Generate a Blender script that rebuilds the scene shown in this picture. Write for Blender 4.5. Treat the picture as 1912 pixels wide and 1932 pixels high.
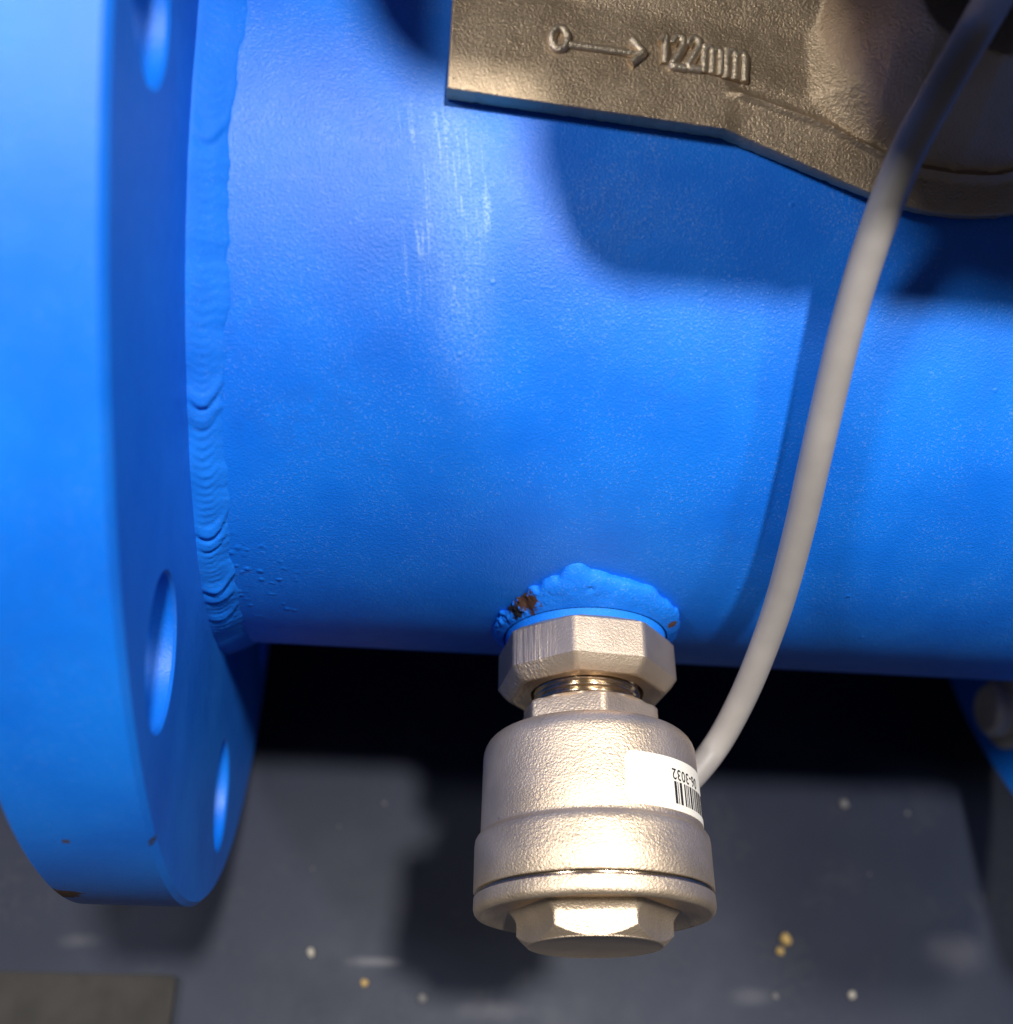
import bpy, bmesh, math, random
import numpy as np
from mathutils import Vector, Matrix, noise as mnoise

rad = math.radians
scene = bpy.context.scene
for o in list(bpy.data.objects):
    bpy.data.objects.remove(o, do_unlink=True)
MM = 0.001                      # every number below is in millimetres unless it says otherwise

# ------------------------------------------------------------------ camera
CAM = np.array([-39.8, -169.92, 202.87])
def _rot(v):
    th = np.linalg.norm(v); k = v/th
    K = np.array([[0, -k[2], k[1]], [k[2], 0, -k[0]], [-k[1], k[0], 0]])
    return np.eye(3)+math.sin(th)*K+(1-math.cos(th))*K@K
_B = np.array([[1, 0, 0], [0, 0, -1], [0, 1, 0]], float)
_G = np.array([[1, 0, 0], [0, 0, 1], [0, -1, 0]], float)
CROT = _G@_B@_rot(np.array([0.49621874953951367, -0.11638010711713716, 0.0372841661138692]))
FPX, PW, PH, PX0, PY0 = 2091.2, 1912.0, 1932.0, -0.6, 5.2      # focal length in photo pixels (1912 wide)
def ray(u, v):
    return CROT@np.array([(u-PW/2-PX0)/FPX, -(v-PH/2-PY0)/FPX, -1.0])
def on_floor(u, v, z):
    d = ray(u, v); return CAM+d*(z-CAM[2])/d[2]
def on_pipe(u, v, R):
    d = ray(u, v); a = d[1]**2+d[2]**2; b = CAM[1]*d[1]+CAM[2]*d[2]; c = CAM[1]**2+CAM[2]**2-R*R
    return CAM+d*((-b-math.sqrt(max(b*b-a*c, 0)))/a)

def on_yz(u, v, x=-75.7):
    d = ray(u, v); return CAM+d*(x-CAM[0])/d[0]

cam_d = bpy.data.cameras.new('camera'); cam = bpy.data.objects.new('camera', cam_d)
scene.collection.objects.link(cam); scene.camera = cam
Mx = Matrix([list(CROT[i])+[CAM[i]*MM] for i in range(3)]+[[0, 0, 0, 1]])
cam.matrix_world = Mx
cam_d.sensor_fit = 'HORIZONTAL'; cam_d.sensor_width = 36.0
cam_d.lens = 36.0*FPX/PW
cam_d.shift_x = -PX0/PH; cam_d.shift_y = PY0/PH
cam_d.clip_start = 0.004; cam_d.clip_end = 50
cam_d.dof.use_dof = True; cam_d.dof.focus_distance = 0.196; cam_d.dof.aperture_fstop = 11.5

# ------------------------------------------------------------------ light
world = bpy.data.worlds.new('World'); scene.world = world; world.use_nodes = True
bg = world.node_tree.nodes['Background']
bg.inputs[0].default_value = (1.0, 0.95, 0.90, 1); bg.inputs[1].default_value = 0.052
def lamp(name, pos, size, watts, col, target=(0, -60, 40)):
    l = bpy.data.lights.new(name, 'AREA'); l.shape = 'DISK'; l.size = size*MM; l.energy = watts; l.color = col
    o = bpy.data.objects.new(name, l); scene.collection.objects.link(o)
    o.location = Vector(pos)*MM
    o.rotation_euler = (Vector(target)-Vector(pos)).to_track_quat('-Z', 'Y').to_euler()
    return o
lamp('ceiling_lamp', (95, -185, 1500), 110, 30, (1.0, 0.975, 0.94))
lamp('ceiling_lamp', (640, -120, 1430), 150, 8.5, (1.0, 0.97, 0.94))
lamp('ceiling_lamp', (-1118, -190, 1530), 280, 23, (1.0, 0.985, 0.965))
scene.view_settings.view_transform = 'Standard'; scene.view_settings.look = 'None'
scene.view_settings.exposure = -0.1; scene.view_settings.gamma = 1.0; scene.view_settings.use_curve_mapping = False
scene.render.engine = 'CYCLES'

# ------------------------------------------------------------------ helpers
def link(o, parent=None):
    scene.collection.objects.link(o)
    if parent is not None: o.parent = parent
    return o
def tag(o, label, cat, group=None):
    o['label'] = label; o['category'] = cat
    if group: o['group'] = group
    return o
def empty(name, loc=(0, 0, 0)):
    o = bpy.data.objects.new(name, None); o.location = Vector(loc)*MM; o.empty_display_size = 0.01
    return link(o)
def mesh_obj(name, verts, faces, mat, parent=None, smooth=35, origin=None):
    me = bpy.data.meshes.new(name)
    v = np.asarray(verts, float)*MM
    me.from_pydata(v.tolist(), [], [tuple(f) for f in faces]); me.validate()
    bm = bmesh.new(); bm.from_mesh(me)
    bmesh.ops.recalc_face_normals(bm, faces=bm.faces)
    if smooth:
        for f in bm.faces: f.smooth = True
        for e in bm.edges:
            if len(e.link_faces) == 2 and e.calc_face_angle(0) > rad(smooth): e.smooth = False
    bm.to_mesh(me); bm.free()
    me.materials.append(mat)
    o = bpy.data.objects.new(name, me)
    link(o, parent)
    if parent is not None and parent.location.length > 0: o.matrix_parent_inverse = Matrix.Translation(-parent.location)
    return o
def grid_faces(n, m, wrap_n=False, wrap_m=False):
    F = []
    for i in range(n if wrap_n else n-1):
        for j in range(m if wrap_m else m-1):
            a, b = i, (i+1) % n; c, d = j, (j+1) % m
            F.append((a*m+c, b*m+c, b*m+d, a*m+d))
    return F
def rings(loops, cap0=True, cap1=True):
    """loops: list of (k,3) arrays with the same k; closed round, capped at the ends"""
    m = len(loops[0]); V = np.concatenate(loops); F = grid_faces(len(loops), m, False, True)
    if cap0: F.append(tuple(range(m)))
    if cap1: F.append(tuple(range((len(loops)-1)*m, len(loops)*m)))
    return V, F
def fnoise(x, y, z=0.0):
    return mnoise.noise(Vector((x, y, z)))
def tube(pts, r, seg=12, cap=True):
    P = np.asarray(pts, float); T = np.gradient(P, axis=0); T /= np.linalg.norm(T, axis=1)[:, None]
    up = np.array([0, 0, 1.0]); L = []
    n = np.cross(T[0], up)
    if np.linalg.norm(n) < 1e-3: n = np.array([1.0, 0, 0])
    n /= np.linalg.norm(n)
    a = np.linspace(0, 2*math.pi, seg, endpoint=False)
    for p, t in zip(P, T):
        n = n-t*(n@t); n /= np.linalg.norm(n); b = np.cross(t, n)
        L.append(p+r*(np.cos(a)[:, None]*n+np.sin(a)[:, None]*b))
    return rings(L, cap, cap)
def catmull(pts, k=16):
    P = np.asarray(pts, float); P = np.vstack([2*P[0]-P[1], P, 2*P[-1]-P[-2]]); out = []
    for i in range(1, len(P)-2):
        for t in np.linspace(0, 1, k, endpoint=False):
            a, b, c, d = P[i-1:i+3]
            out.append(0.5*((2*b)+(c-a)*t+(2*a-5*b+4*c-d)*t*t+(3*b-a-3*c+d)*t**3))
    out.append(P[-2]); return np.array(out)

# ------------------------------------------------------------------ materials
def new_mat(name):
    m = bpy.data.materials.new(name); m.use_nodes = True
    nt = m.node_tree; b = nt.nodes['Principled BSDF']
    return m, nt, b
class NT:
    def __init__(s, nt): s.nt = nt
    def n(s, typ, **kw):
        nd = s.nt.nodes.new(typ)
        for k, v in kw.items():
            if k.startswith('i_'): nd.inputs[int(k[2:])].default_value = v
            else: setattr(nd, k, v)
        return nd
    def l(s, a, b): s.nt.links.new(a, b)
    def math(s, op, a, b=None, c=None, clamp=False):
        nd = s.nt.nodes.new('ShaderNodeMath'); nd.operation = op; nd.use_clamp = clamp
        for i, x in enumerate((a, b, c)):
            if x is None: continue
            if isinstance(x, (int, float)): nd.inputs[i].default_value = x
            else: s.l(x, nd.inputs[i])
        return nd.outputs[0]
    def noise(s, co, scale, detail=2, rough=0.5, dist=0.0):
        nd = s.n('ShaderNodeTexNoise'); nd.inputs['Scale'].default_value = scale; nd.inputs['Detail'].default_value = detail
        nd.inputs['Roughness'].default_value = rough; nd.inputs['Distortion'].default_value = dist
        s.l(co, nd.inputs['Vector']); return nd.outputs['Fac']
    def ramp(s, fac, a, b, ca=0.0, cb=1.0):
        nd = s.n('ShaderNodeMapRange'); nd.interpolation_type = 'SMOOTHSTEP'
        nd.inputs['From Min'].default_value = a; nd.inputs['From Max'].default_value = b
        nd.inputs['To Min'].default_value = ca; nd.inputs['To Max'].default_value = cb
        s.l(fac, nd.inputs['Value']); return nd.outputs[0]
    def mix(s, fac, a, b):
        nd = s.n('ShaderNodeMix', data_type='RGBA')
        if isinstance(fac, (int, float)): nd.inputs[0].default_value = fac
        else: s.l(fac, nd.inputs[0])
        for i, x in ((6, a), (7, b)):
            if isinstance(x, tuple): nd.inputs[i].default_value = x
            else: s.l(x, nd.inputs[i])
        return nd.outputs[2]
    def bump(s, h, strength, dist, prev=None):
        nd = s.n('ShaderNodeBump'); nd.inputs['Strength'].default_value = strength; nd.inputs['Distance'].default_value = dist
        s.l(h, nd.inputs['Height'])
        if prev is not None: s.l(prev, nd.inputs['Normal'])
        return nd.outputs[0]

def blue_paint(name, peel=1.0, rough=0.46, pipe_marks=False, rust_at=None, spec=0.55):
    m, nt, b = new_mat(name); t = NT(nt)
    co = t.n('ShaderNodeTexCoord').outputs['Object']
    big = t.noise(co, 45, 3); mid = t.noise(co, 330, 2); fine = t.noise(co, 2300, 3, 0.65); fin2 = t.noise(co, 3000, 2, 0.6)
    c0 = (0.002, 0.148, 0.72, 1); c1 = (0.003, 0.185, 0.80, 1)
    col = t.mix(t.ramp(big, 0.3, 0.7), c0, c1)
    ro = t.math('ADD', t.math('ADD', t.math('MULTIPLY', mid, 0.14), t.math('MULTIPLY', big, 0.16)), rough-0.15)
    h = t.math('ADD', fine, t.math('MULTIPLY', fin2, 0.5))
    nrm = t.bump(h, 0.66*peel, 0.00017)
    spk = t.math('MULTIPLY', t.ramp(t.noise(co, 2300, 2, 0.6), 0.56, 0.70), t.ramp(t.noise(co, 90, 3), 0.35, 0.62))  # paint grain, its glints of light painted in as paler specks
    col = t.mix(t.math('MULTIPLY', spk, 0.22*peel), col, (0.25, 0.42, 0.85, 1))
    grm = t.math('MULTIPLY', t.ramp(t.noise(co, 28, 5, 0.62), 0.52, 0.72), t.ramp(mid, 0.35, 0.6))
    col = t.mix(t.math('MULTIPLY', grm, 0.14), col, (0.010, 0.060, 0.30, 1))
    nrm = t.bump(mid, 0.05*peel, 0.0006, nrm)
    # sparse dust grains caught in the paint
    vo = t.n('ShaderNodeTexVoronoi'); vo.inputs['Scale'].default_value = 230; t.l(co, vo.inputs['Vector'])
    sel = t.math('GREATER_THAN', t.n('ShaderNodeSeparateColor').outputs[0], 0.9)
    sepc = t.n('ShaderNodeSeparateColor'); t.l(vo.outputs['Color'], sepc.inputs[0])
    sel = t.math('GREATER_THAN', sepc.outputs[0], 0.93)
    grain = t.math('MULTIPLY', t.ramp(vo.outputs['Distance'], 0.0, 0.16, 1, 0), sel)
    nrm = t.bump(grain, 0.5, 0.0003, nrm)
    dark = t.math('MULTIPLY', t.ramp(vo.outputs['Distance'], 0.03, 0.075, 1, 0), t.math('GREATER_THAN', sepc.outputs[1], 0.985))
    col = t.mix(dark, col, (0.012, 0.012, 0.02, 1))
    if pipe_marks:
        sx = t.n('ShaderNodeSeparateXYZ'); t.l(co, sx.inputs[0])
        ang = t.math('ARCTAN2', t.math('MULTIPLY', sx.outputs[1], -1.0), sx.outputs[2])     # 0 on top, grows to the front
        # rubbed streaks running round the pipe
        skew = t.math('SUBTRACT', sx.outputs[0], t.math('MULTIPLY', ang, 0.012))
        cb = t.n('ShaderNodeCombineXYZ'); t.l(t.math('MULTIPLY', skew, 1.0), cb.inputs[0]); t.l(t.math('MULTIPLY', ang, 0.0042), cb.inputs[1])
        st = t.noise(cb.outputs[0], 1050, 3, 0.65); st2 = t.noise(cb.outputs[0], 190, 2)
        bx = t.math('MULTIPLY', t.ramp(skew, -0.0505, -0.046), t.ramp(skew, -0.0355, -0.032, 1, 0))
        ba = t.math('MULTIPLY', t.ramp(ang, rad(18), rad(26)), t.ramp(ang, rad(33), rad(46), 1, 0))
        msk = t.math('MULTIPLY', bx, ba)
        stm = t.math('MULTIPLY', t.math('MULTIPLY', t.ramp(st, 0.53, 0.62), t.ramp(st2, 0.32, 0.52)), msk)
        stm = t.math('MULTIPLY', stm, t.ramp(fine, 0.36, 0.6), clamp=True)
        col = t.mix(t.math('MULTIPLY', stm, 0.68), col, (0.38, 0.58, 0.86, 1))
        sheen = t.math('MULTIPLY', t.math('MULTIPLY', t.ramp(skew, -0.0475, -0.0415), t.ramp(skew, -0.0385, -0.0315, 1, 0)), t.math('MULTIPLY', t.ramp(ang, rad(12), rad(24)), t.ramp(ang, rad(34), rad(58), 1, 0)))  # pale haze: sheen and the lamp's lit edge painted into the colour
        sheen = t.math('MULTIPLY', sheen, t.ramp(fine, 0.30, 0.62))
        col = t.mix(t.math('MULTIPLY', sheen, 0.30), col, (0.28, 0.50, 0.84, 1))
        # dusty scuff towards the crown
        duf = t.math('MULTIPLY', t.ramp(t.noise(co, 60, 4), 0.44, 0.66), t.ramp(ang, rad(42), rad(22)))
        duf = t.math('MULTIPLY', duf, t.ramp(fine, 0.45, 0.66))
        col = t.mix(t.math('MULTIPLY', duf, 0.16), col, (0.30, 0.46, 0.72, 1))
        # coarse spatter near the weld
        vs = t.n('ShaderNodeTexVoronoi'); vs.inputs['Scale'].default_value = 520; t.l(co, vs.inputs['Vector'])
        sm = t.math('MULTIPLY', t.ramp(sx.outputs[0], -0.052, -0.063), t.ramp(ang, rad(68), rad(84)))
        sp = t.math('MULTIPLY', t.ramp(vs.outputs['Distance'], 0.0, 0.55, 1, 0), t.math('MULTIPLY', sm, t.ramp(t.noise(co, 260, 1), 0.5, 0.6)))
        nrm = t.bump(sp, 0.6, 0.0005, nrm)
    if rust_at is not None:
        for (c, r0, colr, ns, th) in rust_at:
            vm = t.n('ShaderNodeVectorMath', operation='SUBTRACT'); t.l(co, vm.inputs[0]); vm.inputs[1].default_value = tuple(Vector(c)*MM)
            ln = t.n('ShaderNodeVectorMath', operation='LENGTH'); t.l(vm.outputs[0], ln.inputs[0])
            dd = t.math('ADD', t.math('DIVIDE', ln.outputs['Value'], r0*MM), t.math('MULTIPLY', t.noise(co, ns, 4, 0.65), th))
            k = t.ramp(dd, 1.0, 1.12, 1, 0)
            col = t.mix(k, col, colr); ro = t.math('MAXIMUM', ro, t.math('MULTIPLY', k, 0.85))
    t.l(col, b.inputs['Base Color']); t.l(ro, b.inputs['Roughness']); t.l(nrm, b.inputs['Normal'])
    b.inputs['Specular IOR Level'].default_value = spec
    return m

def cast_metal(name, c0, c1, rough, bump, scale=1450, metallic=1.0, drawn=False):
    m, nt, b = new_mat(name); t = NT(nt)
    co = t.n('ShaderNodeTexCoord').outputs['Object']
    big = t.noise(co, 120, 3); fine = t.noise(co, scale, 3, 0.6); mid = t.noise(co, scale*1.6, 2)
    col = t.mix(t.ramp(big, 0.32, 0.68), c0, c1)
    pit = t.ramp(t.noise(co, 420, 3, 0.6), 0.70, 0.76)
    col = t.mix(t.math('MULTIPLY', pit, 0.55), col, (0.12, 0.085, 0.055, 1))
    t.l(col, b.inputs['Base Color'])
    t.l(t.math('ADD', t.math('MULTIPLY', big, 0.14), rough-0.07), b.inputs['Roughness'])
    h = t.math('ADD', fine, mid)
    nrm = t.bump(h, bump, 0.00028)
    if drawn:                                   # tool marks running along the axis on some of the faces
        mp = t.n('ShaderNodeMapping'); mp.inputs['Scale'].default_value = (1.0, 0.035, 1.0); t.l(co, mp.inputs[0])
        ln = t.noise(mp.outputs[0], 1500, 2, 0.6)
        sx = t.n('ShaderNodeSeparateXYZ'); t.l(co, sx.inputs[0]); k = t.ramp(sx.outputs[0], -0.0075, -0.0115)
        nrm = t.bump(t.math('MULTIPLY', ln, k), 0.6, 0.0006, nrm)
    t.l(nrm, b.inputs['Normal'])
    b.inputs['Metallic'].default_value = metallic
    return m
def simple(name, col, rough, metallic=0.0, bump=0.0, scale=900, var=0.0):
    m, nt, b = new_mat(name); t = NT(nt)
    co = t.n('ShaderNodeTexCoord').outputs['Object']
    b.inputs['Base Color'].default_value = (*col, 1); b.inputs['Roughness'].default_value = rough; b.inputs['Metallic'].default_value = metallic
    if var:
        f = t.ramp(t.noise(co, scale*0.2, 3), 0.3, 0.7)
        t.l(t.mix(f, tuple(c*(1-var) for c in col)+(1,), tuple(min(1, c*(1+var)) for c in col)+(1,)), b.inputs['Base Color'])
    if bump: t.l(t.bump(t.noise(co, scale, 2), bump, 0.0002), b.inputs['Normal'])
    return m

M_PIPE = blue_paint('blue_paint_pipe', 1.0, 0.44, pipe_marks=True)
M_FLANGE = blue_paint('blue_paint_flange', 0.55, 0.45, rust_at=[(tuple(on_pipe(112, 1686, 137.4)), 8.0, (0.10, 0.045, 0.015, 1), 260, 1.15), (tuple(on_pipe(125, 1588, 137.4)), 1.3, (0.05, 0.035, 0.03, 1), 1100, 1.1), 
    (tuple(on_pipe(290, 1591, 137.4)), 2.4, (0.02, 0.035, 0.09, 1), 800, 1.25), (tuple(on_yz(270, 970)), 1.6, (0.01, 0.015, 0.05, 1), 900, 0.9), (tuple(on_yz(335, 1330)), 1.4, (0.02, 0.02, 0.03, 1), 900, 0.9)])
M_WELD = blue_paint('blue_paint_weld', 0.6, 0.66, spec=0.3)
M_BOSS = blue_paint('blue_paint_boss', 1.0, 0.66, spec=0.3, rust_at=[((-13.2, -84.6, 13.0), 6.6, (0.055, 0.024, 0.013, 1), 300, 1.4), ((-15.4, -85.0, 9.6), 4.2, (0.012, 0.010, 0.014, 1), 450, 1.3),
                                                       ((15.8, -86.0, 8.6), 1.8, (0.09, 0.05, 0.04, 1), 600, 1.0)])
M_NICK = cast_metal('nickel_plated_casting', (0.60, 0.47, 0.335, 1), (0.68, 0.54, 0.395, 1), 0.45, 0.42, 1800, 0.86)
M_NICK2 = cast_metal('nickel_plated_nut', (0.56, 0.44, 0.325, 1), (0.63, 0.50, 0.375, 1), 0.42, 0.22, 2100, 0.85, True)
M_SHINY = cast_metal('turned_nickel', (0.62, 0.50, 0.36, 1), (0.68, 0.55, 0.40, 1), 0.17, 0.02)
M_CAST = cast_metal('raw_cast_bronze', (0.50, 0.375, 0.245, 1), (0.58, 0.445, 0.30, 1), 0.47, 0.62, 2100, 0.80)
M_WORN = cast_metal('worn_cast_bronze', (0.66, 0.54, 0.39, 1), (0.74, 0.61, 0.45, 1), 0.42, 0.55, 2100, 0.85)
M_CABLE = simple('grey_cable_jacket', (0.29, 0.265, 0.247), 0.5, 0, 0.05, 700, 0.06)
M_STICK = simple('white_label_paper', (0.80, 0.75, 0.64), 0.6)
M_INK = simple('black_ink', (0.012, 0.010, 0.012), 0.6)
M_BLACK = simple('black_plastic', (0.012, 0.011, 0.010), 0.5, 0, 0.1, 800)
M_HOUS = simple('grey_housing_plastic', (0.05, 0.055, 0.06), 0.5, 0, 0.1, 800)
M_ZINC = simple('zinc_bolt', (0.72, 0.64, 0.50), 0.5, 0.3, 0.1, 900, 0.1)

# ------------------------------------------------------------------ floor
FZ = -140.0
def floor_material():
    m, nt, b = new_mat('dark_slate_floor'); t = NT(nt)
    co = t.n('ShaderNodeTexCoord').outputs['Object']
    big = t.noise(co, 14, 4, 0.55); mid = t.noise(co, 60, 4, 0.6); fine = t.noise(co, 420, 3)
    col = t.mix(t.ramp(big, 0.32, 0.68), (0.008, 0.012, 0.027, 1), (0.013, 0.0175, 0.034, 1))
    dust = t.math('MULTIPLY', t.ramp(mid, 0.50, 0.72), t.ramp(fine, 0.35, 0.65))
    col = t.mix(t.math('MULTIPLY', dust, 0.5), col, (0.030, 0.032, 0.042, 1))
    # lamp reflections painted as pale streaks, each with its own place and shape
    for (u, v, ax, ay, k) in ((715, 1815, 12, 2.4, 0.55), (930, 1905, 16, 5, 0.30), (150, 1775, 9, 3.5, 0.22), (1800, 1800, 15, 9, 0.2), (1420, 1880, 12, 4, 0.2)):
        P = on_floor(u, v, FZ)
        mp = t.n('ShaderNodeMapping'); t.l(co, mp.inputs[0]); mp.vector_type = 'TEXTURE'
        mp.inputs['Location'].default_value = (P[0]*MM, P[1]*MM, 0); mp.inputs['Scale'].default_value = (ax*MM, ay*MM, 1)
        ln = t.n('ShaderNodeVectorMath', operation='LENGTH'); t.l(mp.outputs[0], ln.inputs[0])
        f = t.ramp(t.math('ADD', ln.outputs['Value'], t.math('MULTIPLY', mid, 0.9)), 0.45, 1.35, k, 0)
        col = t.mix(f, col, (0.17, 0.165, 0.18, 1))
    t.l(col, b.inputs['Base Color'])
    t.l(t.math('ADD', t.math('MULTIPLY', mid, 0.2), 0.36), b.inputs['Roughness'])
    t.l(t.bump(fine, 0.06, 0.0004), b.inputs['Normal']); b.inputs['Specular IOR Level'].default_value = 0.16
    return m
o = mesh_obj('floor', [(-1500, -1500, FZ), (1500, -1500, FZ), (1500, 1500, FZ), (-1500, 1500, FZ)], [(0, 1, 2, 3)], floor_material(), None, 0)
o['kind'] = 'structure'; o['label'] = 'dark slate grey floor with dust and painted pale reflections'

# ------------------------------------------------------------------ blue flanged pipe
R = 84.15
body = empty('flanged_pipe', (47, 0, FZ))
tag(body, 'blue painted steel pipe with a welded flange at each end', 'pipe')

XF, XR = -75.7, 150.0
def pipe_mesh():
    xs = np.linspace(XF-10, XR+10, 60); a = np.linspace(0, 2*math.pi, 256, endpoint=False)
    L = []
    for x in xs:
        L.append(np.stack([np.full_like(a, x), R*np.cos(a), R*np.sin(a)], 1))
    return rings(L, False, False)
mesh_obj('pipe', *pipe_mesh(), M_PIPE, body)

RF, TH, PCD, RH = 137.4, 20.7, 118.0, 11.75
A0 = 1.25*math.pi+0.408
def flange(name, x0, sgn, parent, tilt=True, turn=0.0):
    """face at x0 looking to +sgn X; body goes the other way"""
    bm = bmesh.new(); n = 256; nh = 48; ch = 0.9
    def loop(r, x, cy=0.0, cz=0.0, k=n):
        return [bm.verts.new((x, cy+r*math.cos(2*math.pi*i/k), cz+r*math.sin(2*math.pi*i/k))) for i in range(k)]
    def edges(L): return [bm.edges.new((L[i], L[(i+1) % len(L)])) for i in range(len(L))]
    def bridge(A, B_):
        for i in range(len(A)):
            bm.faces.new((A[i], A[(i+1) % len(A)], B_[(i+1) % len(A)], B_[i]))
    s = sgn; holes = []
    for k in range(8):
        a = A0+turn+k*math.pi/4; holes.append((PCD*math.sin(a), -PCD*math.cos(a)))
    faces_e = {}
    for side, x in ((0, x0), (1, x0-s*TH)):
        xi = x-s*ch if side == 0 else x+s*ch
        o_ = loop(RF-ch, x); i_ = loop(R-0.5, x, k=n); hs = [loop(RH+0.5, x, cy, cz, nh) for cy, cz in holes]
        E = edges(o_)+edges(i_)
        for h in hs: E += edges(h)
        bmesh.ops.triangle_fill(bm, edges=E, use_beauty=True, use_dissolve=False)
        faces_e[side] = (o_, i_, hs, loop(RF, xi), [loop(RH, x-s*0.5 if side == 0 else x+s*0.5, cy, cz, nh) for cy, cz in holes])
    a, b_ = faces_e[0], faces_e[1]
    bridge(a[0], a[3]); bridge(a[3], b_[3]); bridge(b_[3], b_[0]); bridge(a[1], b_[1])
    for k in range(8):
        bridge(a[2][k], a[4][k]); bridge(a[4][k], b_[4][k]); bridge(b_[4][k], b_[2][k])
    bmesh.ops.recalc_face_normals(bm, faces=bm.faces)
    for v in bm.verts:
        if tilt: v.co.x += 0.0075*v.co.z-0.0272*v.co.y
        v.co *= MM
    for f in bm.faces: f.smooth = True
    for e in bm.edges:
        if len(e.link_faces) == 2 and e.calc_face_angle(0) > rad(20): e.smooth = False
    me = bpy.data.meshes.new(name); bm.to_mesh(me); bm.free(); me.materials.append(M_FLANGE)
    o = bpy.data.objects.new(name, me); link(o, parent); o.matrix_parent_inverse = Matrix.Translation(-parent.location)
    return o
fl = flange('flange', XF, 1, body)
fr = flange('flange', XR, -1, body, False, rad(-9))

# fillet weld between pipe and flange, laid in overlapping crescents
def fillet_weld(x0, sgn, tilt):
    na, nt_ = 1400, 18
    V = np.zeros((na, nt_, 3))
    restarts = [(rad(d), w) for d, w in ((26, .6), (53.5, 1.1), (56, .5), (71, 1.2), (73, .6), (81.5, 1.5), (84, .8), (89, .9), (120, 1.0), (160, 1.0), (200, 1), (250, 1), (300, 1))]
    for i in range(na):
        a = 2*math.pi*i/na                          # 0 on top, positive towards the front
        ca, sa = math.cos(a), math.sin(a)
        leg_f = 2.9+0.6*fnoise(ca*3, sa*3, 1)+0.5*fnoise(ca*14, sa*14, 2)
        leg_p = 8.0+0.9*fnoise(ca*4, sa*4, 7)+0.9*fnoise(ca*17, sa*17, 3)+0.25*fnoise(ca*60, sa*60, 4)
        for j in range(nt_):
            t_ = j/(nt_-1)
            cres = 3.2*(4*t_*(1-t_))                # crescents bow downwards
            s_ = a*R-cres+2.5*t_
            ph = s_/1.55+1.1*fnoise(s_*0.09, 3.3, 5); fr_ = ph-math.floor(ph)
            dgr = math.degrees(a); amp = 0.07+0.06*fnoise(ca*5+3, sa*5, 9)+0.13*math.exp(-((dgr-64)/11)**2)+0.08*math.exp(-((dgr-88)/10)**2)
            rip = amp*(fr_**2.2)*1.3
            for ra, w in restarts:
                ds = s_-ra*R
                if -6 < ds < 6: rip += w*0.42*(math.exp(-((ds+1.2)/1.3)**2)-math.exp(-((ds-0.35)/0.45)**2))
            env = math.sin(math.pi*t_)**0.6
            bulge = (0.05+0.3*fnoise(ca*9, sa*9, t_*2))*math.sin(math.pi*t_)*(1-t_)**0.7
            r_ = R+(1-t_)*leg_f
            x_ = t_*leg_p
            off = bulge+rip*env
            nx, nr = leg_f/math.hypot(leg_f, leg_p), leg_p/math.hypot(leg_f, leg_p)
            x_ += nx*off; r_ += nr*off
            if t_ == 0: x_ -= 0.4
            if t_ == 1: r_ -= 0.12
            y, z = -r_*sa, r_*ca
            V[i, j] = (x0+sgn*x_+(0.0075*z-0.0272*y if tilt else 0)*(1-t_), y, z)
    return V.reshape(-1, 3), grid_faces(na, nt_, True, False)
mesh_obj('weld_bead', *fillet_weld(XF, 1, True), M_WELD, body, 60)
mesh_obj('weld_bead', *fillet_weld(XR, -1, False), M_WELD, body, 60)

# boss for the sensor and its ragged weld
def boss_weld():
    na, nt_ = 480, 34; V = np.zeros((na, nt_, 3))
    for i in range(na):
        a = 2*math.pi*i/na; ca, sa = math.cos(a), math.sin(a); dg = math.degrees(a)     # a=0 at +X, 90 at +Z
        base = 20.1+0.8*fnoise(ca*1.3+5, sa*1.3, 1)
        if sa > 0: base += 3.6*math.exp(-((dg-106)/15)**2)+2.6*math.exp(-((dg-76)/24)**2)+1.4*math.exp(-((dg-130)/14)**2)+0.9*math.exp(-((dg-40)/20)**2)
        lob = abs(math.sin(a*7.0+1.3*math.sin(2*a+1)))
        jag = 0.6*(lob-0.5)*(0.35+0.65*max(0, fnoise(ca*2, sa*2, 4)+0.45))+0.4*fnoise(ca*7, sa*7, 3)+0.08*fnoise(ca*30, sa*30, 6)
        rag = math.exp(-((dg-150)/20)**2)
        for (d0, am, wd) in ((105, 1.5, 6.5), (119, .9, 5), (131, .9, 4.5), (143, .8, 4), (92, .4, 4), (60, .5, 6), (44, .5, 4), (33, .6, 4), (20, .6, 5)):
            jag += am*(math.exp(-(((dg-d0)/wd)**4))-0.35)
        for j in range(nt_):
            t_ = (j/(nt_-1))**1.25
            ro = base+jag*(1-t_)**4+rag*1.6*fnoise(ca*16, sa*16, 15)*(1-t_)**3
            rr = ro+(16.3-ro)*t_
            x, z = rr*ca, rr*sa
            ysurf = -math.sqrt(R*R-z*z)
            y = ysurf+(-86.3-ysurf)*t_**0.82
            e = math.sin(math.pi*min(1, t_**0.5))
            n_ = 0.30*fnoise(x*0.30, z*0.30, 8)+0.10*fnoise(x*0.9, z*0.9, 4)+0.09*fnoise(x*2.2, z*2.2, 4)
            n_ += rag*(1.5*fnoise(x*0.5, z*0.5, 12)+0.9*fnoise(x*1.3, z*1.3, 2)-0.3)
            n_ -= 0.6*math.exp(-(((x+2.5)/0.6)**2+((z-19.8)/0.45)**2))
            y -= n_*e+0.25*math.sin(math.pi*min(1, t_*1.0))**0.5*(1-t_)
            if t_ == 0: y += 0.5
            V[i, j] = (x, y, z)
    return V.reshape(-1, 3), grid_faces(na, nt_, True, False)
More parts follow.
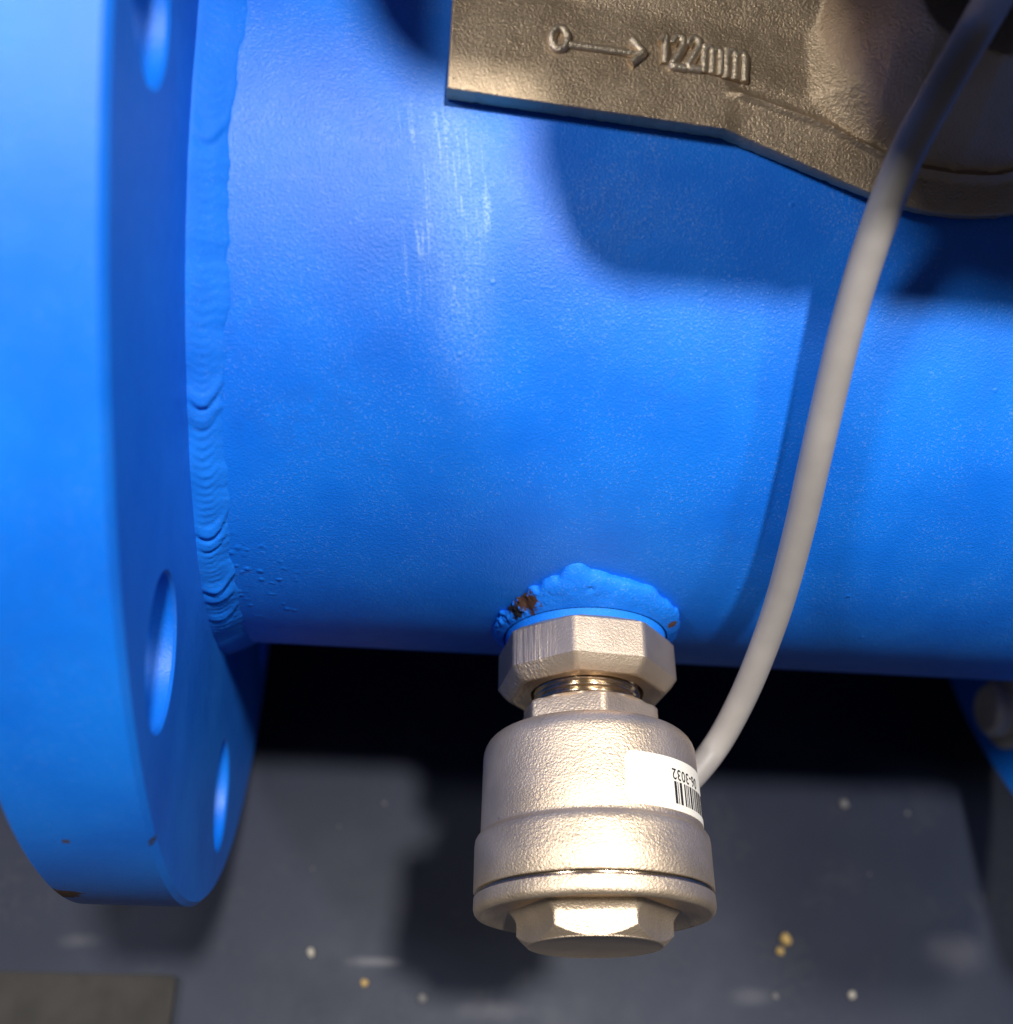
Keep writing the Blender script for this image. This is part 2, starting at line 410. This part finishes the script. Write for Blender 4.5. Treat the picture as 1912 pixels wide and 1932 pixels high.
bo = mesh_obj('boss', *rings([np.stack([r*np.cos(a_), np.full_like(a_, y), r*np.sin(a_)], 1) for a_ in [np.linspace(0, 2*math.pi, 128, endpoint=False)]
              for y, r in ((-80, 15.9), (-86.8, 15.9), (-87.6, 15.6), (-87.9, 15.0), (-87.9, 9))], False, True), M_BOSS, body)
w = mesh_obj('weld_bead', *boss_weld(), M_BOSS, body, 60)
w['label'] = 'ragged blue weld collar with a rusty chip'

# ------------------------------------------------------------------ sensor screwed into the boss
sensor = empty('pressure_sensor', (0, -88, 0)); sensor.rotation_euler.x = rad(-1.6)
tag(sensor, 'nickel plated cylindrical sensor with hexagonal end cap screwed into the blue pipe', 'sensor')
def turned(name, prof, mat, parent, n=240, poly=None, smooth=30, cap0=False, cap1=True):
    """prof: (y, r) or (y, r, apothem): revolved round the -Y axis, cut by a polygon when an apothem is given; angle 0 is up"""
    L = []
    a = np.linspace(0, 2*math.pi, n, endpoint=False)
    for p in prof:
        r = np.full(n, p[1], float)
        if poly and len(p) > 2:
            k, ph = poly; w_ = 2*math.pi/k
            loc = (a-ph) % w_-w_/2
            r = np.minimum(r, p[2]/np.cos(loc))
        L.append(np.stack([r*np.sin(a), np.full(n, p[0]), r*np.cos(a)], 1))
    V, F = rings(L, cap0, cap1)
    return mesh_obj(name, V, F, mat, parent, smooth)
# octagonal lock nut
turned('lock_nut', [(-88.0, 9.0), (-88.0, 15.5), (-88.4, 16.7, 15.9), (-88.9, 17.4, 16.2), (-95.9, 17.45, 16.25), (-97.3, 16.4, 15.3), (-98.1, 15.6, 14.6), (-98.5, 15.0, 14.1),
                    (-98.6, 14.3, 13.7), (-98.35, 13.8, 13.3), (-98.2, 13.0), (-98.1, 11.0), (-96.0, 10.7)], M_NICK2, sensor, 360, (8, rad(-17)), 22, False, False)
# thread
L = []; a = np.linspace(0, 2*math.pi, 128, endpoint=False)
for k in range(90):
    y = -94.5-k*0.1
    ph = (y/1.25+a/(2*math.pi)) % 1.0
    r = 10.35-0.55*np.abs(ph*2-1)**1.3
    L.append(np.stack([r*np.sin(a), np.full_like(a, y), r*np.cos(a)], 1))
mesh_obj('thread', *rings(L), M_SHINY, sensor, 60)
turned('hex_collar', [(-101.7, 9.0), (-101.7, 12.2), (-102.0, 13.3, 11.85), (-102.5, 13.75, 12.05), (-106.6, 13.8, 12.1)], M_NICK, sensor, 192, (6, rad(2)), 22)
fil = [(-106.9-4.1*(1-math.cos(q)), 15.75+4.1*math.sin(q)) for q in np.linspace(0, math.pi/2, 9)]
turned('sensor_body', [(-106.8, 9), (-106.8, 14.5)]+fil+[(-113, 19.9), (-119, 20.05), (-124.6, 20.2), (-125.1, 20.1), (-125.5, 20.3),
                       (-125.8, 20.8), (-126.4, 21.15), (-127.4, 21.28), (-131, 21.3), (-135.1, 21.35), (-135.35, 21.2)], M_NICK, sensor, 192, None, 40)
turned('sealing_ring', [(-135.3, 20.6), (-135.3, 21.0), (-135.55, 20.75), (-135.8, 20.75), (-135.95, 20.95), (-136.1, 21.25), (-136.3, 21.3)], M_SHINY, sensor, 192, None, 50)
capo = turned('end_cap', [(-136.25, 19), (-136.25, 21.3), (-138.0, 21.35), (-138.7, 21.15), (-139.15, 20.75), (-139.3, 20.3), (-139.1, 19.7), (-138.6, 18), (-138.3, 15)], M_NICK, sensor, 192, None, 40)
hx = turned('hex_head', [(-138.2, 15.2, 13.6), (-138.9, 14.5, 12.9), (-139.6, 14.0, 12.3), (-140.2, 13.75, 12.05), (-141.6, 13.75, 11.95), *[(-142.3-0.12*q, 13.75-0.115*q-0.0008*q*q, 11.93) for q in range(15)], (-144.1, 11.95), (-144.2, 11.7),
                         (-144.1, 11.3), (-143.9, 6), (-143.85, 1)], M_NICK, capo, 360, (6, rad(20)), 22)
# paper sticker wrapped round the body
RS = 20.22
def wrap(phi, y, r): return (r*math.sin(phi), y, r*math.cos(phi))
def body_r(y): return 19.9+(-113-y)*0.15/6*1.0 if y < -113 else 19.9
def sticker_mesh():
    p0, p1, y0, y1, rc = rad(6.3), rad(140), -115.1, -124.35, 1.7
    nu, nv = 110, 30; V = []; F = []
    us = np.linspace(0, (p1-p0)*RS, nu)
    us = np.concatenate([np.linspace(0, rc, 14)[:-1], np.linspace(rc, (p1-p0)*RS-rc, nu), np.linspace((p1-p0)*RS-rc, (p1-p0)*RS, 14)[1:]])
    Wd = (p1-p0)*RS; H_ = y0-y1; nv = 12
    for u in us:
        d = rc-min(u, Wd-u); ins = rc-math.sqrt(max(rc*rc-d*d, 0)) if d > 0 else 0
        for lay in (0, 1):
            for j in range(nv):
                yy = y0-ins-(H_-2*ins)*j/(nv-1)
                V.append(wrap(p0+u/RS, yy, body_r(yy)+(0.10 if lay else -0.1)))
    m_ = 2*nv; n_ = len(us)
    for i in range(n_-1):
        for j in range(nv-1):
            b0 = i*m_+nv+j; F.append((b0, b0+m_, b0+m_+1, b0+1))
        F.append((i*m_+nv, i*m_, (i+1)*m_, (i+1)*m_+nv)); F.append((i*m_+2*nv-1, i*m_+nv-1, (i+1)*m_+nv-1, (i+1)*m_+2*nv-1))
    F.append(tuple([nv+j for j in range(nv)])+tuple([nv-1-j for j in range(nv)]))
    return V, F
stk = mesh_obj('sticker', *sticker_mesh(), M_STICK, sensor, 40)
stk['label'] = 'white paper sticker with an upside down number and a barcode'
# barcode bars: (start, width) along the wrap in mm, starting at 44 degrees
def patch(name, s0, s1, ya, yb, parent):
    V = []; k = 4
    for i in range(k+1):
        s_ = s0+(s1-s0)*i/k
        for lay in (0.08, 0.135):
            for yy in (ya, yb): V.append(wrap(s_/RS, yy, body_r(yy)+lay))
    F = []
    for i in range(k):
        b = i*4; F += [(b+2, b+6, b+7, b+3), (b, b+4, b+6, b+2), (b+1, b+3, b+7, b+5)]
    F += [(0, 2, 3, 1), (k*4, k*4+1, k*4+3, k*4+2)]
    return mesh_obj(name, V, F, M_INK, parent, 40)
s = rad(35.0)*RS
for wd, gap in ((.62, .28), (.20, .40), (.66, .70), (.42, .30), (.18, .30), (.34, .42), (.62, .34), (.32, .40), (.30, .22), (.30, .34), (.62, .3), (.3, .3), (.6, .3), (.3, .5), (.3, .3), (.6, .3), (.3, .3)):
    patch('barcode_bar', s, s+wd, -119.2, -123.15, stk); s += wd+gap
tc = bpy.data.curves.new('digits', 'FONT'); tc.body = '06-3032'; tc.size = 1.0; tc.space_character = 1.05; tc.resolution_u = 3; tc.offset = 0.012
to = bpy.data.objects.new('digits_tmp', tc); scene.collection.objects.link(to)
bpy.context.view_layer.update()
me = bpy.data.meshes.new_from_object(to.evaluated_get(bpy.context.evaluated_depsgraph_get()))
bpy.data.objects.remove(to, do_unlink=True)
xm = max(v.co.x for v in me.vertices); hmx = max(v.co.y for v in me.vertices)
SX, SY = 2.55, 1.95/hmx
V = []
for v in me.vertices:                       # upside down: text runs towards smaller angles
    s_ = rad(34.0)*RS+(xm-v.co.x)*SX
    y_ = -117.0-v.co.y*SY
    V.append(wrap(s_/RS, y_, body_r(y_)+0.135))
dg = mesh_obj('printed_number', V, [tuple(p.vertices) for p in me.polygons], M_INK, stk, 0)
dg['label'] = 'black printed number ending in 3032, upside down'

# ------------------------------------------------------------------ bronze saddle casting on the pipe
casting = empty('saddle_casting', (47.5, 0, R))
tag(casting, 'raw brown cast metal saddle marked 122mm with an arrow, clamped on the blue pipe', 'casting')
RT = 88.0
def to_saddle(X, s_, h):
    a = s_/RT; return (X, -(RT+h)*math.sin(a), (RT+h)*math.cos(a))
def lerp_tab(x, tab):
    return float(np.interp(x, [p[0] for p in tab], [p[1] for p in tab]))
XC = 47.5
FRONT = [(-35.5, 30.2), (-30, 30.5), (9.0, 32.3), (11.5, 32.9), (33, 40.2), (39, 41.8), (43, 42.4), (47.5, 42.6)]
RIDGE = [(10.7, 26.3), (25.7, 30.2), (34.6, 34.2), (41, 35.9), (47.5, 36.4)]
PED = [(23.0, 25.2), (32.8, 33.0), (37, 34.6), (47.5, 35.2)]
def sp(x, w_): return w_*math.log1p(math.exp(max(-40, min(40, x/w_))))
def top_h(X, s_):
    Xm = X if X <= XC else 2*XC-X
    s_a = abs(s_); h = 0.0
    # raised middle block
    d = min(12.6+(Xm+20)*0.035-s_a, (Xm+20.5)*0.9)
    if Xm < -14 and s_a > 4: d = min(d, 9-math.hypot(min(0, Xm+11.5), s_a-3.5)+0.5)
    hb = min(4.0, sp(d, 0.6)*0.42)
    # pedestal of the turret
    pa, pb = (lerp_tab(Xm, PED)-s_a if Xm > 23 else (25.2-s_a)-(23-Xm)*0.8), Xm-23.4
    dp = -5.0*math.log(math.exp(-max(-60, min(60, pa))/5.0)+math.exp(-max(-60, min(60, pb))/5.0)) if min(pa, pb) > 0 else min(pa, pb)
    dp = max(dp, min(pa, pb)*0.45) if min(pa, pb) > 0 else dp
    hp = min(15.0, sp(dp, 0.45)*1.5)
    h = max(hb, hp) if abs(hb-hp) > .6 else max(hb, hp)+(.6-abs(hb-hp))**2*0.25
    # slanting skirt in front of the ridge
    if Xm > 9:
        k = min(1, max(0, (Xm-9)/2.2)); rs = lerp_tab(max(Xm, 10.7), RIDGE); d = s_a-rs
        h += k*(-0.07*max(0, d)+0.85*math.exp(-(d/0.6)**2)-0.30*math.exp(-((d+2.0)/1.3)**2)*(1 if dp < 0 else 0))
    # rounded rim
    e = min(lerp_tab(Xm, FRONT)-s_a, Xm+35.5)
    if e < 0.25: h -= 0.25-math.sqrt(max(0, 0.0625-(0.25-e)**2))
    h += 0.06*fnoise(X*0.35, s_*0.35, 2)
    return h
def saddle_mesh():
    xs = np.concatenate([[-35.5, -35.4, -35.2], np.arange(-35.0, 130.01, 0.45), [130.2, 130.4, 130.5]]); nS = 210
    V = []; n = len(xs)
    prm = np.sign(np.linspace(-1, 1, nS))*np.abs(np.linspace(-1, 1, nS))**0.85
    prm = np.concatenate([[-1, -.997, -.992], prm[2:-2], [.992, .997, 1]]); nS = len(prm)
    for X in xs:
        Xm = X if X <= XC else 2*XC-X
        sf = lerp_tab(Xm, FRONT)+0.10*fnoise(X*0.8, 1.0, 1)
        for q in prm: V.append(to_saddle(X, sf*q, top_h(X, sf*q)))
    F = grid_faces(n, nS)
    base = len(V)
    bot = []
    ring = [i*nS for i in range(n)]+[(n-1)*nS+j for j in range(1, nS)]+[i*nS+nS-1 for i in range(n-2, -1, -1)]+[j for j in range(nS-2, 0, -1)]
    Va = np.array(V); V = list(map(tuple, V))
    m_ = len(ring)
    for lay in range(3):
        for r_ in ring:
            p = Va[r_]; a_ = math.atan2(-p[1], p[2]); Xm = p[0] if p[0] <= XC else 2*XC-p[0]
            th = float(np.interp(Xm, [-40, 12, 36, 60], [3.6, 3.5, 2.3, 2.0])); rr = math.hypot(p[1], p[2])-th+(0.5 if lay == 0 else 0.3)
            X_ = p[0]
            if lay: a_ *= 0.88; X_ = XC+(p[0]-XC)*0.95
            if lay == 2: rr = R-0.5
            V.append((X_, -rr*math.sin(a_), rr*math.cos(a_)))
    for i in range(m_):
        q = (i+1) % m_
        F.append((ring[i], ring[q], base+q, base+i)); F.append((base+i, base+q, base+m_+q, base+m_+i)); F.append((base+m_+i, base+m_+q, base+2*m_+q, base+2*m_+i))
    return V, F
mesh_obj('saddle_plate', *saddle_mesh(), M_CAST, casting, 40)
# raised strokes: pixel paths dropped on the saddle surface
def stroke(name, pts, r, closed=False, lift=0.10, parent=casting):
    Q = []
    P = pts+[pts[0]] if closed else pts
    P = np.array(P, float)
    D = []
    for a_, b_ in zip(P[:-1], P[1:]):
        k = max(2, int(np.hypot(*(b_-a_))/4))
        D += [a_+(b_-a_)*t_ for t_ in np.linspace(0, 1, k, endpoint=False)]
    D.append(P[-1])
    for u, v in D: Q.append(on_pipe(u, v, RT+lift))
    Q = np.array(Q)
    if len(Q) > 4:
        Q2 = Q.copy(); Q2[1:-1] = (Q[:-2]+2*Q[1:-1]+Q[2:])/4; Q = Q2
    return tube(Q, r, 8)
def join(parts):
    V, F, b = [], [], 0
    for v, f in parts:
        V.append(np.asarray(v)); F += [tuple(i+b for i in q) for q in f]; b += len(v)
    return np.concatenate(V), F
ring_pts = [(1056+15*math.cos(t_), 74+20*math.sin(t_)) for t_ in np.linspace(0, 2*math.pi, 22, endpoint=False)]
ar = join([stroke('', ring_pts, 0.8, True), stroke('', [(1071, 85), (1130, 93), (1207, 104)], 0.7), stroke('', [(1192, 76), (1215, 101), (1189, 122)], 0.82)])
o = mesh_obj('arrow_mark', *ar, M_WORN, casting, 60); o['label'] = 'raised cast arrow with a small circle at its tail'
def glyph(ch, x, y, k=1.0):
    G = {'1': [[(0, 17), (11, 1), (9, 56)]],
         '2': [[(0, 17), (5, 4), (14, 1), (22, 7), (22, 19), (13, 35), (-2, 57), (26, 61)]],
         'm': [[(0, 50), (2, 0)], [(2, 10), (8, 2), (16, 5), (17, 14), (15, 53)], [(17, 14), (23, 5), (31, 8), (33, 17), (31, 56)]]}
    return [[(x+a_*k, y+b_*k) for a_, b_ in st] for st in G[ch]]
for ch, x, y, k in (('1', 1246, 66, 1), ('2', 1268, 69, 1), ('2', 1297, 72, 1), ('m', 1328, 89, 1), ('m', 1370, 95, 1.1)):
    o = mesh_obj('raised_letter', *join([stroke('', st, 0.8) for st in glyph(ch, x, y, k)]), M_WORN, casting, 60)
    o['label'] = 'raised cast character ' + ch
# black neck of the turret above the pedestal
aa = np.linspace(0, 2*math.pi, 96, endpoint=False)
housing = empty('meter_housing', (62, 4, 100))
tag(housing, 'dark plastic meter housing on a black neck above the brown saddle', 'housing')
mesh_obj('neck', *rings([np.stack([62+r_*np.cos(aa), 12+r_*np.sin(aa), np.full_like(aa, z_)], 1) for z_, r_ in ((95, 26), (104, 26), (105, 25.5), (137, 25.5))]), M_BLACK, housing)
def rbox(x0, x1, y0, y1, z0, z1, rc, bev=2.0):
    def loop(ins, z):
        P = []
        for cx, cy, q in ((x1-rc, y1-rc, 0), (x0+rc, y1-rc, 1), (x0+rc, y0+rc, 2), (x1-rc, y0+rc, 3)):
            for t_ in np.linspace(0, math.pi/2, 12): P.append((cx+(rc-ins)*math.cos(t_+q*math.pi/2), cy+(rc-ins)*math.sin(t_+q*math.pi/2), z))
        return np.array(P)
    return rings([loop(bev, z0), loop(bev*.3, z0+bev*.3), loop(0, z0+bev), loop(0, z1-bev), loop(bev*.3, z1-bev*.3), loop(bev, z1)])
mesh_obj('housing_body', *rbox(-12.5, 112, -58.7, 50, 137, 195, 14), M_HOUS, housing)
mesh_obj('shade_caster', *rbox(-39.5, 108, -40.5, 62, 196, 205, 20), M_HOUS, housing)  # unseen slab, added to cast the dark spot beside the saddle

# ------------------------------------------------------------------ grey cable
def depth_pt(u, v, rr):
    return on_pipe(u, v, rr)
cp = [on_pipe(1985, -190, 150), on_pipe(1874, 0, 118), on_pipe(1759, 200, 108.5), on_pipe(1707, 300, 104.3), on_pipe(1665, 405, 100.5), on_pipe(1629, 510, 97.3), on_pipe(1594.5, 630, 94.5), on_pipe(1563, 760, 92.6), on_pipe(1536, 877, 91.6),
      on_pipe(1508, 1000, 91.0), on_pipe(1474.5, 1125, 92.0), on_pipe(1440, 1225, 95.0), on_pipe(1399, 1322, 100.0)]
d = ray(1350, 1410); cp.append(CAM+d*((-106.5-CAM[1])/d[1]))
cp.append(np.array([19.3, -113.5, -3.5])); cp.append(np.array([13.0, -117.5, -6.0]))
cab = mesh_obj('sensor_cable', *tube(catmull(cp, 14), 2.62, 24), M_CABLE)
tag(cab, 'light grey round cable hanging in front of the pipe to the sensor', 'cable')

# ------------------------------------------------------------------ stud in the far flange
def stud(k):
    a = A0+rad(-9)+k*math.pi/4; cy, cz = PCD*math.sin(a), -PCD*math.cos(a)
    b_ = empty('flange_stud', (XR, cy, cz)); an = np.linspace(0, 2*math.pi, 48, endpoint=False)
    hexr = lambda ap, rc: np.minimum(rc, ap/np.cos((an % (math.pi/3))-math.pi/6))
    def lp(x, r_): return np.stack([np.full(48, x), cy+r_*np.cos(an), cz+r_*np.sin(an)], 1)
    mesh_obj('shank', *rings([lp(XR+30, 8+0*an), lp(XR-5.5, 8+0*an), lp(XR-7, 6.6+0*an)]), M_ZINC, b_)
    mesh_obj('washer', *rings([lp(XR-0.1, 11.7+0*an), lp(XR-1.6, 11.5+0*an)]), M_ZINC, b_)
    return b_
tag(stud(2), 'pale stud end with washer in the shaded far flange below the pipe', 'bolt')

# ------------------------------------------------------------------ crumbs and a board on the floor
rng = random.Random(4)
def crumb(name, u, v, size, mat, label, cat, el=1.0):
    P = on_floor(u, v, FZ); bm = bmesh.new(); bmesh.ops.create_icosphere(bm, subdivisions=2, radius=1.0)
    sd = rng.random()*50
    for vv in bm.verts:
        k = 1+0.35*mnoise.noise(vv.co*1.3+Vector((sd, 0, 0))); vv.co = Vector((vv.co.x*k*el, vv.co.y*k, max(-0.62, vv.co.z*k*0.8)))*size*MM
    for f in bm.faces: f.smooth = True
    me = bpy.data.meshes.new(name); bm.to_mesh(me); bm.free(); me.materials.append(mat)
    o = bpy.data.objects.new(name, me); link(o); o.location = Vector((P[0], P[1], FZ+0.62*size))*MM; o.rotation_euler.z = rng.random()*3
    tag(o, label, cat, 'crumbs scattered on the floor'); return o
M_C1 = simple('pale_grit', (0.45, 0.41, 0.34), 0.8, 0, 0.3, 3000, 0.15)
M_C2 = simple('ochre_grit', (0.45, 0.30, 0.10), 0.8, 0, 0.3, 3000, 0.2)
M_C3 = simple('grey_grit', (0.15, 0.145, 0.145), 0.8, 0, 0.3, 3000, 0.2)
crumb('pebble', 587, 1798, 1.35, M_C1, 'pale oval pebble on the floor between flange and sensor shadow', 'pebble', 0.7)
crumb('pebble', 1480, 1774, 1.75, M_C2, 'ochre yellow pebble on the floor beside the sensor cap', 'pebble', 0.9)
crumb('pebble', 1471, 1795, 1.2, M_C2, 'tiny ochre chip touching the larger ochre pebble', 'pebble')
crumb('pebble', 1591, 1518, 1.3, M_C3, 'small greyish pebble on the floor close to the pipe shadow', 'pebble', 1.2)
crumb('pebble', 1606, 1878, 1.15, M_C1, 'pale round pebble right of the ochre pebble on the floor', 'pebble')
crumb('pebble', 688, 1855, 1.0, M_C2, 'tiny tan pebble just below the painted pale reflection', 'pebble')
crumb('pebble', 797, 1884, 1.3, M_C3, 'dull grey pebble below the sensor shadow', 'pebble')
for (u, v, s_) in ((725, 1517, .6), (1712, 1535, .6), (1462, 1880, .9), (590, 1640, .4), (640, 1560, .4), (1640, 1650, .4)):
    crumb('dust_grain', u, v, s_, M_C3, 'tiny grey dust grain lying on the dark floor', 'grain')
P0 = on_floor(337, 1842, FZ); 
brd = mesh_obj('cardboard_sheet', *rbox(P0[0]-140, P0[0], P0[1]-160, P0[1], FZ+0.3, FZ+3.3, 2.0, 0.4), simple('brown_grey_card', (0.021, 0.0185, 0.0165), 0.85, 0, 0.3, 500, 0.25), None, 40)
tag(brd, 'brown grey cardboard sheet lying on the floor below the flange', 'cardboard')
